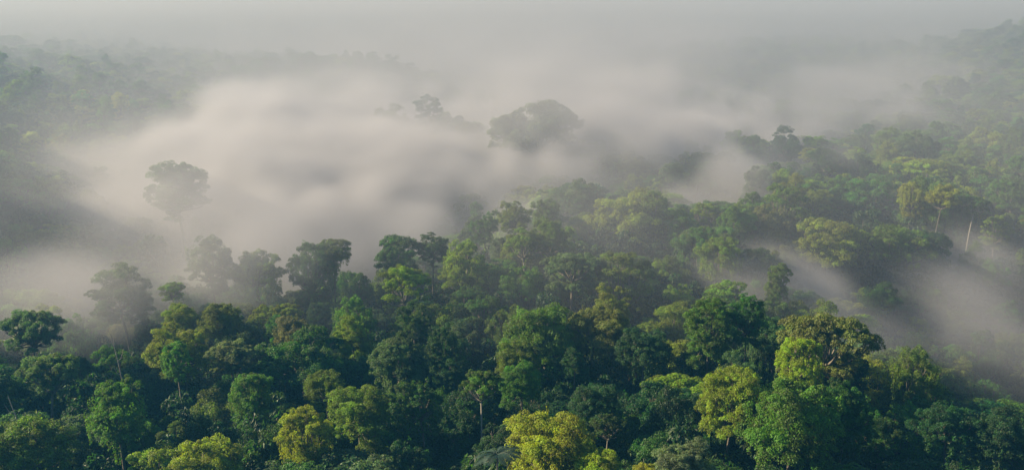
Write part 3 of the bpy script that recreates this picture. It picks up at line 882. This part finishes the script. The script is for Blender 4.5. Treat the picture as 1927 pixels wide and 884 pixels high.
def volume_object(name, a, b, res, dens, mat, label):
    """a fog volume whose density is read, voxel by voxel, from values stored on the object's own points."""
    me = bpy.data.meshes.new(name)
    n = dens.size
    me.vertices.add(n)
    at = me.attributes.new('fog', 'FLOAT', 'POINT')
    at.data.foreach_set('value', np.ascontiguousarray(dens.transpose(2, 1, 0), np.float32).ravel())   # x fastest
    o = link(bpy.data.objects.new(name, me))
    ng = bpy.data.node_groups.new(name, 'GeometryNodeTree')
    ng.interface.new_socket('Geometry', in_out='INPUT', socket_type='NodeSocketGeometry')
    ng.interface.new_socket('Geometry', in_out='OUTPUT', socket_type='NodeSocketGeometry')
    N, L = ng.nodes, ng.links
    gi, go = N.new('NodeGroupInput'), N.new('NodeGroupOutput')
    vc = N.new('GeometryNodeVolumeCube')
    vc.inputs['Min'].default_value = a; vc.inputs['Max'].default_value = b
    for d, s in zip(res, 'XYZ'): vc.inputs['Resolution ' + s].default_value = d
    si = N.new('GeometryNodeSampleIndex'); si.data_type = 'FLOAT'; si.domain = 'POINT'; si.clamp = True
    L.new(gi.outputs[0], si.inputs['Geometry'])
    na = N.new('GeometryNodeInputNamedAttribute'); na.data_type = 'FLOAT'; na.inputs['Name'].default_value = 'fog'
    L.new(next(s for s in na.outputs if s.enabled), next(s for s in si.inputs if s.name == 'Value' and s.enabled))
    pos = N.new('GeometryNodeInputPosition'); sep = N.new('ShaderNodeSeparateXYZ'); L.new(pos.outputs[0], sep.inputs[0])
    def M(op, x, y):
        q = N.new('ShaderNodeMath'); q.operation = op
        for k, v in enumerate((x, y)):
            if v is None: continue
            if isinstance(v, (int, float)): q.inputs[k].default_value = v
            else: L.new(v, q.inputs[k])
        return q.outputs[0]
    idx = []
    for d in range(3):
        h = (b[d] - a[d]) / (res[d] - 1)          # the cube's samples sit on both ends
        idx.append(M('ROUND', M('DIVIDE', M('SUBTRACT', sep.outputs[d], a[d]), h), None))
    full = M('ADD', idx[0], M('MULTIPLY', M('ADD', idx[1], M('MULTIPLY', idx[2], res[1])), res[0]))
    L.new(full, si.inputs['Index'])
    L.new(next(s for s in si.outputs if s.enabled), vc.inputs['Density'])
    sm = N.new('GeometryNodeSetMaterial'); sm.inputs['Material'].default_value = mat
    L.new(vc.outputs[0], sm.inputs[0]); L.new(sm.outputs[0], go.inputs[0])
    md = o.modifiers.new('drift', 'NODES'); md.node_group = ng
    me.materials.append(mat)
    o['label'] = label; o['category'] = 'mist'; o['kind'] = 'stuff'
    return o

# near mist in the valley: soft lumps (photo x, y, distance, half-size across, along, up in metres, density per metre, raggedness)
PUFF = [
 (470,272,540, 36,70,11, .024, .8), (560,268,560, 56,70,13, .034, .3), (660,305,480, 60,55,16, .050, .35), (760,345,470, 80,60,19, .046, .35),
 (880,345,480, 70,60,18, .042, .35), (650,375,430, 70,45,13, .022, .6), (470,400,420, 45,40,13, .007, 1.), (980,318,500, 55,55,13, .030, .7),
 (860,285,530, 80,50,11, .030, .35), (700,262,560, 60,50,9, .034, .35),
 (1080,300,530, 60,60,12, .026, .8), (1150,250,620, 90,80,12, .022, .8), (1280,258,660, 90,80,16, .024, .7), (1230,290,560, 40,50,9, .020, .8),
 (840,405,395, 60,32,12, .016, .8), (560,440,370, 80,32,16, .005, 1.), (690,480,335, 45,22,14, .004, .9), (760,440,360, 50,22,12, .008, .7),
 (680,218,700, 70,70,8, .020, .7), (880,212,720, 90,80,9, .024, .7), (1000,255,600, 60,40,8, .022, .8),
 (140,515,300, 26,24,12, .009, 1.), (60,560,235, 24,16,10, .009, .8), (260,410,400, 30,40,14, .006, 1.), (290,320,470, 26,50,12, .006, 1.),
 (360,250,560, 30,60,12, .006, 1.), (420,470,330, 40,20,13, .003, 1.), (300,480,345, 50,28,16, .003, 1.),
 (1370,335,395, 30,26,13, .024, .5), (1430,300,450, 30,30,10, .010, 1.), (1500,200,700, 70,80,14, .010, .9),
 (1470,515,305, 28,22,9, .014, .55), (1530,530,296, 24,22,9, .012, .55), (1580,545,290, 26,22,8, .016, .55), (1650,590,272, 26,18,7, .010, .4), (1700,630,264, 22,16,6, .008, .4), (1750,655,258, 22,14,5, .012, .55), (1820,705,248, 22,14,6, .005, .4),
 (1830,480,345, 28,24,10, .016, .6), (1740,530,325, 34,26,10, .013, .8), (1610,628,218, 16,9,6, .010, 1.), (1880,560,335, 60,46,16, .003, .5),
 (300,500,262, 30,12,12, .004, 1.), (430,510,266, 30,12,12, .004, 1.), (560,510,270, 30,12,12, .004, 1.), (670,510,262, 22,12,12, .006, 1.), (200,550,238, 20,10,8, .006, 1.),
 (700,320,490, 150,80,19, .020, .25), (610,330,490, 60,80,18, .020, .25), (470,330,485, 45,50,15, .020, .6), (600,330,470, 60,50,17, .036, .3),
 (326,388,385, 34,14,13, .030, .25), (590,262,470, 60,40,13, .012, .1), (625,335,440, 60,28,13, .014, .1), (330,345,372, 34,18,20, .005, .8), (1010,225,468, 50,14,18, .016, .7), (790,215,565, 70,16,14, .018, .7), (490,330,440, 26,14,16, .008, .9),
 (520,300,505, 60,60,20, .016, .1), (660,295,510, 60,50,18, .016, .1), (545,215,650, 60,50,13, .020, .4),
 (110,490,325, 44,40,16, .003, 1.), (40,410,300, 40,24,20, .0015, .9),
 (960,315,455, 50,32,11, .040, .35), (1060,310,460, 45,30,11, .036, .8), (1150,290,500, 50,36,11, .030, .9), (1000,270,490, 60,14,6, .020, .8),
]
FARPUFF = [
 (1450,190,880, 110,90,15, .022, .9), (1600,160,900, 90,90,17, .012, .9), (1320,175,930, 90,90,12, .016, .9), (1850,70,1000, 110,100,24, .0015, .5),
 (1000,180,950, 160,110,16, .012, .8), (540,190,800, 90,90,15, .012, .9), (850,125,1300, 220,160,36, .008, .6), (500,95,1300, 260,160,30, .006, .6),
]
def puffs(a, b, res, lst, scales, seed, base=None):
    h = [(b[d] - a[d]) / (res[d] - 1) for d in range(3)]
    X = [a[d] + np.arange(res[d]) * h[d] for d in range(3)]
    nz = fractal(res, h, a, scales, seed)
    wx = fractal(res, h, a, [(60, (1, 2, .8), 1.0), (24, (1, 2, .8), .5)], seed + 1) * 30
    wz = fractal(res, h, a, [(48, (1, 2, .9), 1.0), (20, (1, 2, .9), .5)], seed + 2) * 24
    D = np.zeros(res, np.float32)
    for (px, py, dist, rx, ry, rz, dn, rag) in lst:
        c = px_world(px, py, dist)
        q = ((X[0][:, None, None] + wx * min(1, rx / 45) - c[0]) / rx) ** 2 + ((X[1][None, :, None] - c[1]) / ry) ** 2 + ((X[2][None, None, :] + wz * min(1, rz / 16) - c[2]) / rz) ** 2
        e = np.exp(-q * 0.9)
        v = np.clip((e - 0.17 + rag * nz * 2.6 * np.sqrt(e)) / 0.36, 0, 1)
        D += dn * v * v * (3 - 2 * v)
    if base is not None:
        D += base(X, nz)
    edge = np.ones(res, np.float32)
    for d in range(3):
        ramp = np.clip(np.minimum(np.arange(res[d]), res[d] - 1 - np.arange(res[d])) / 4.0, 0, 1)
        edge *= ramp.reshape([-1 if k == d else 1 for k in range(3)])
    return D * edge

MA, MB_ = (-330.0, 190.0, zlow + 1), (330.0, 790.0, CAM_Z - 14)
MR = (200, 182, 46)
def near_base(X, nz):
    y = X[1][None, :, None]; z = X[2][None, None, :]
    v = (0.76 + 0.24 * np.clip((X[0][:, None, None] + 130) / 60, -1, 1)) * (0.84 - 0.16 * np.clip((X[0][:, None, None] - 95) / 50, -1, 1)) * np.clip((y - 190) / 70, 0, 1) * np.clip((790 - y) / 150, 0, 1)
    return (0.0021 * v * (1 + 0.9 * nz) * np.clip((CAM_Z - 20 - z) / 30, 0, 1)).astype(np.float32)
mist_mat = volume_material('mist_air', 0, (0.515, 0.51, 0.545), 0.15, 'density', MIST_GAIN)
dm = puffs(MA, MB_, MR, PUFF, [(46, (1, 2.2, .75), 1.0), (22, (1, 2.4, .8), .75), (11, (1, 2.4, .9), .5)], 3, near_base)
mist = volume_object('mist', MA, MB_, MR, dm, mist_mat, 'white morning mist lying in the valley between the ridges')
FA, FB = (-1150.0, 560.0, zlow + 1), (1150.0, 2100.0, CAM_Z + 4)
FR = (116, 78, 24)
def far_base(X, nz):
    y = X[1][None, :, None]
    return (0.0060 * np.clip((y - 540) / 400, 0, 1) * (0.78 - 0.22 * np.clip((X[0][:, None, None] - 120) / 120, -1, 1)) * (1 + 0.5 * nz) * np.ones_like(nz)).astype(np.float32)
df = puffs(FA, FB, FR, FARPUFF, [(120, (1.3, 1, .35), 1.0), (60, (1.2, 1, .35), .55)], 13, far_base)
fog = volume_object('fog', FA, FB, FR, df, volume_material('far_fog_air', 0, (0.47, 0.465, 0.485), 0.15, 'density', MIST_GAIN), 'thick pale fog hiding the far ridges')
for v in (mist, fog):
    pass
low = [(round(float(cnt[i] / (sc_ * sc_ * 0.7 * TREES[i]['w'] ** 2 * (FPX / TREES[i]['dep']) ** 2)), 2), LM[i][:2]) for i in range(len(LM))]
print('LOW', sorted(low)[:24])
print('trees', len(TREES), 'individual', len(chosen), 'mass', len(P), 'shrubs', len(sp), 'mist max', dm.max())
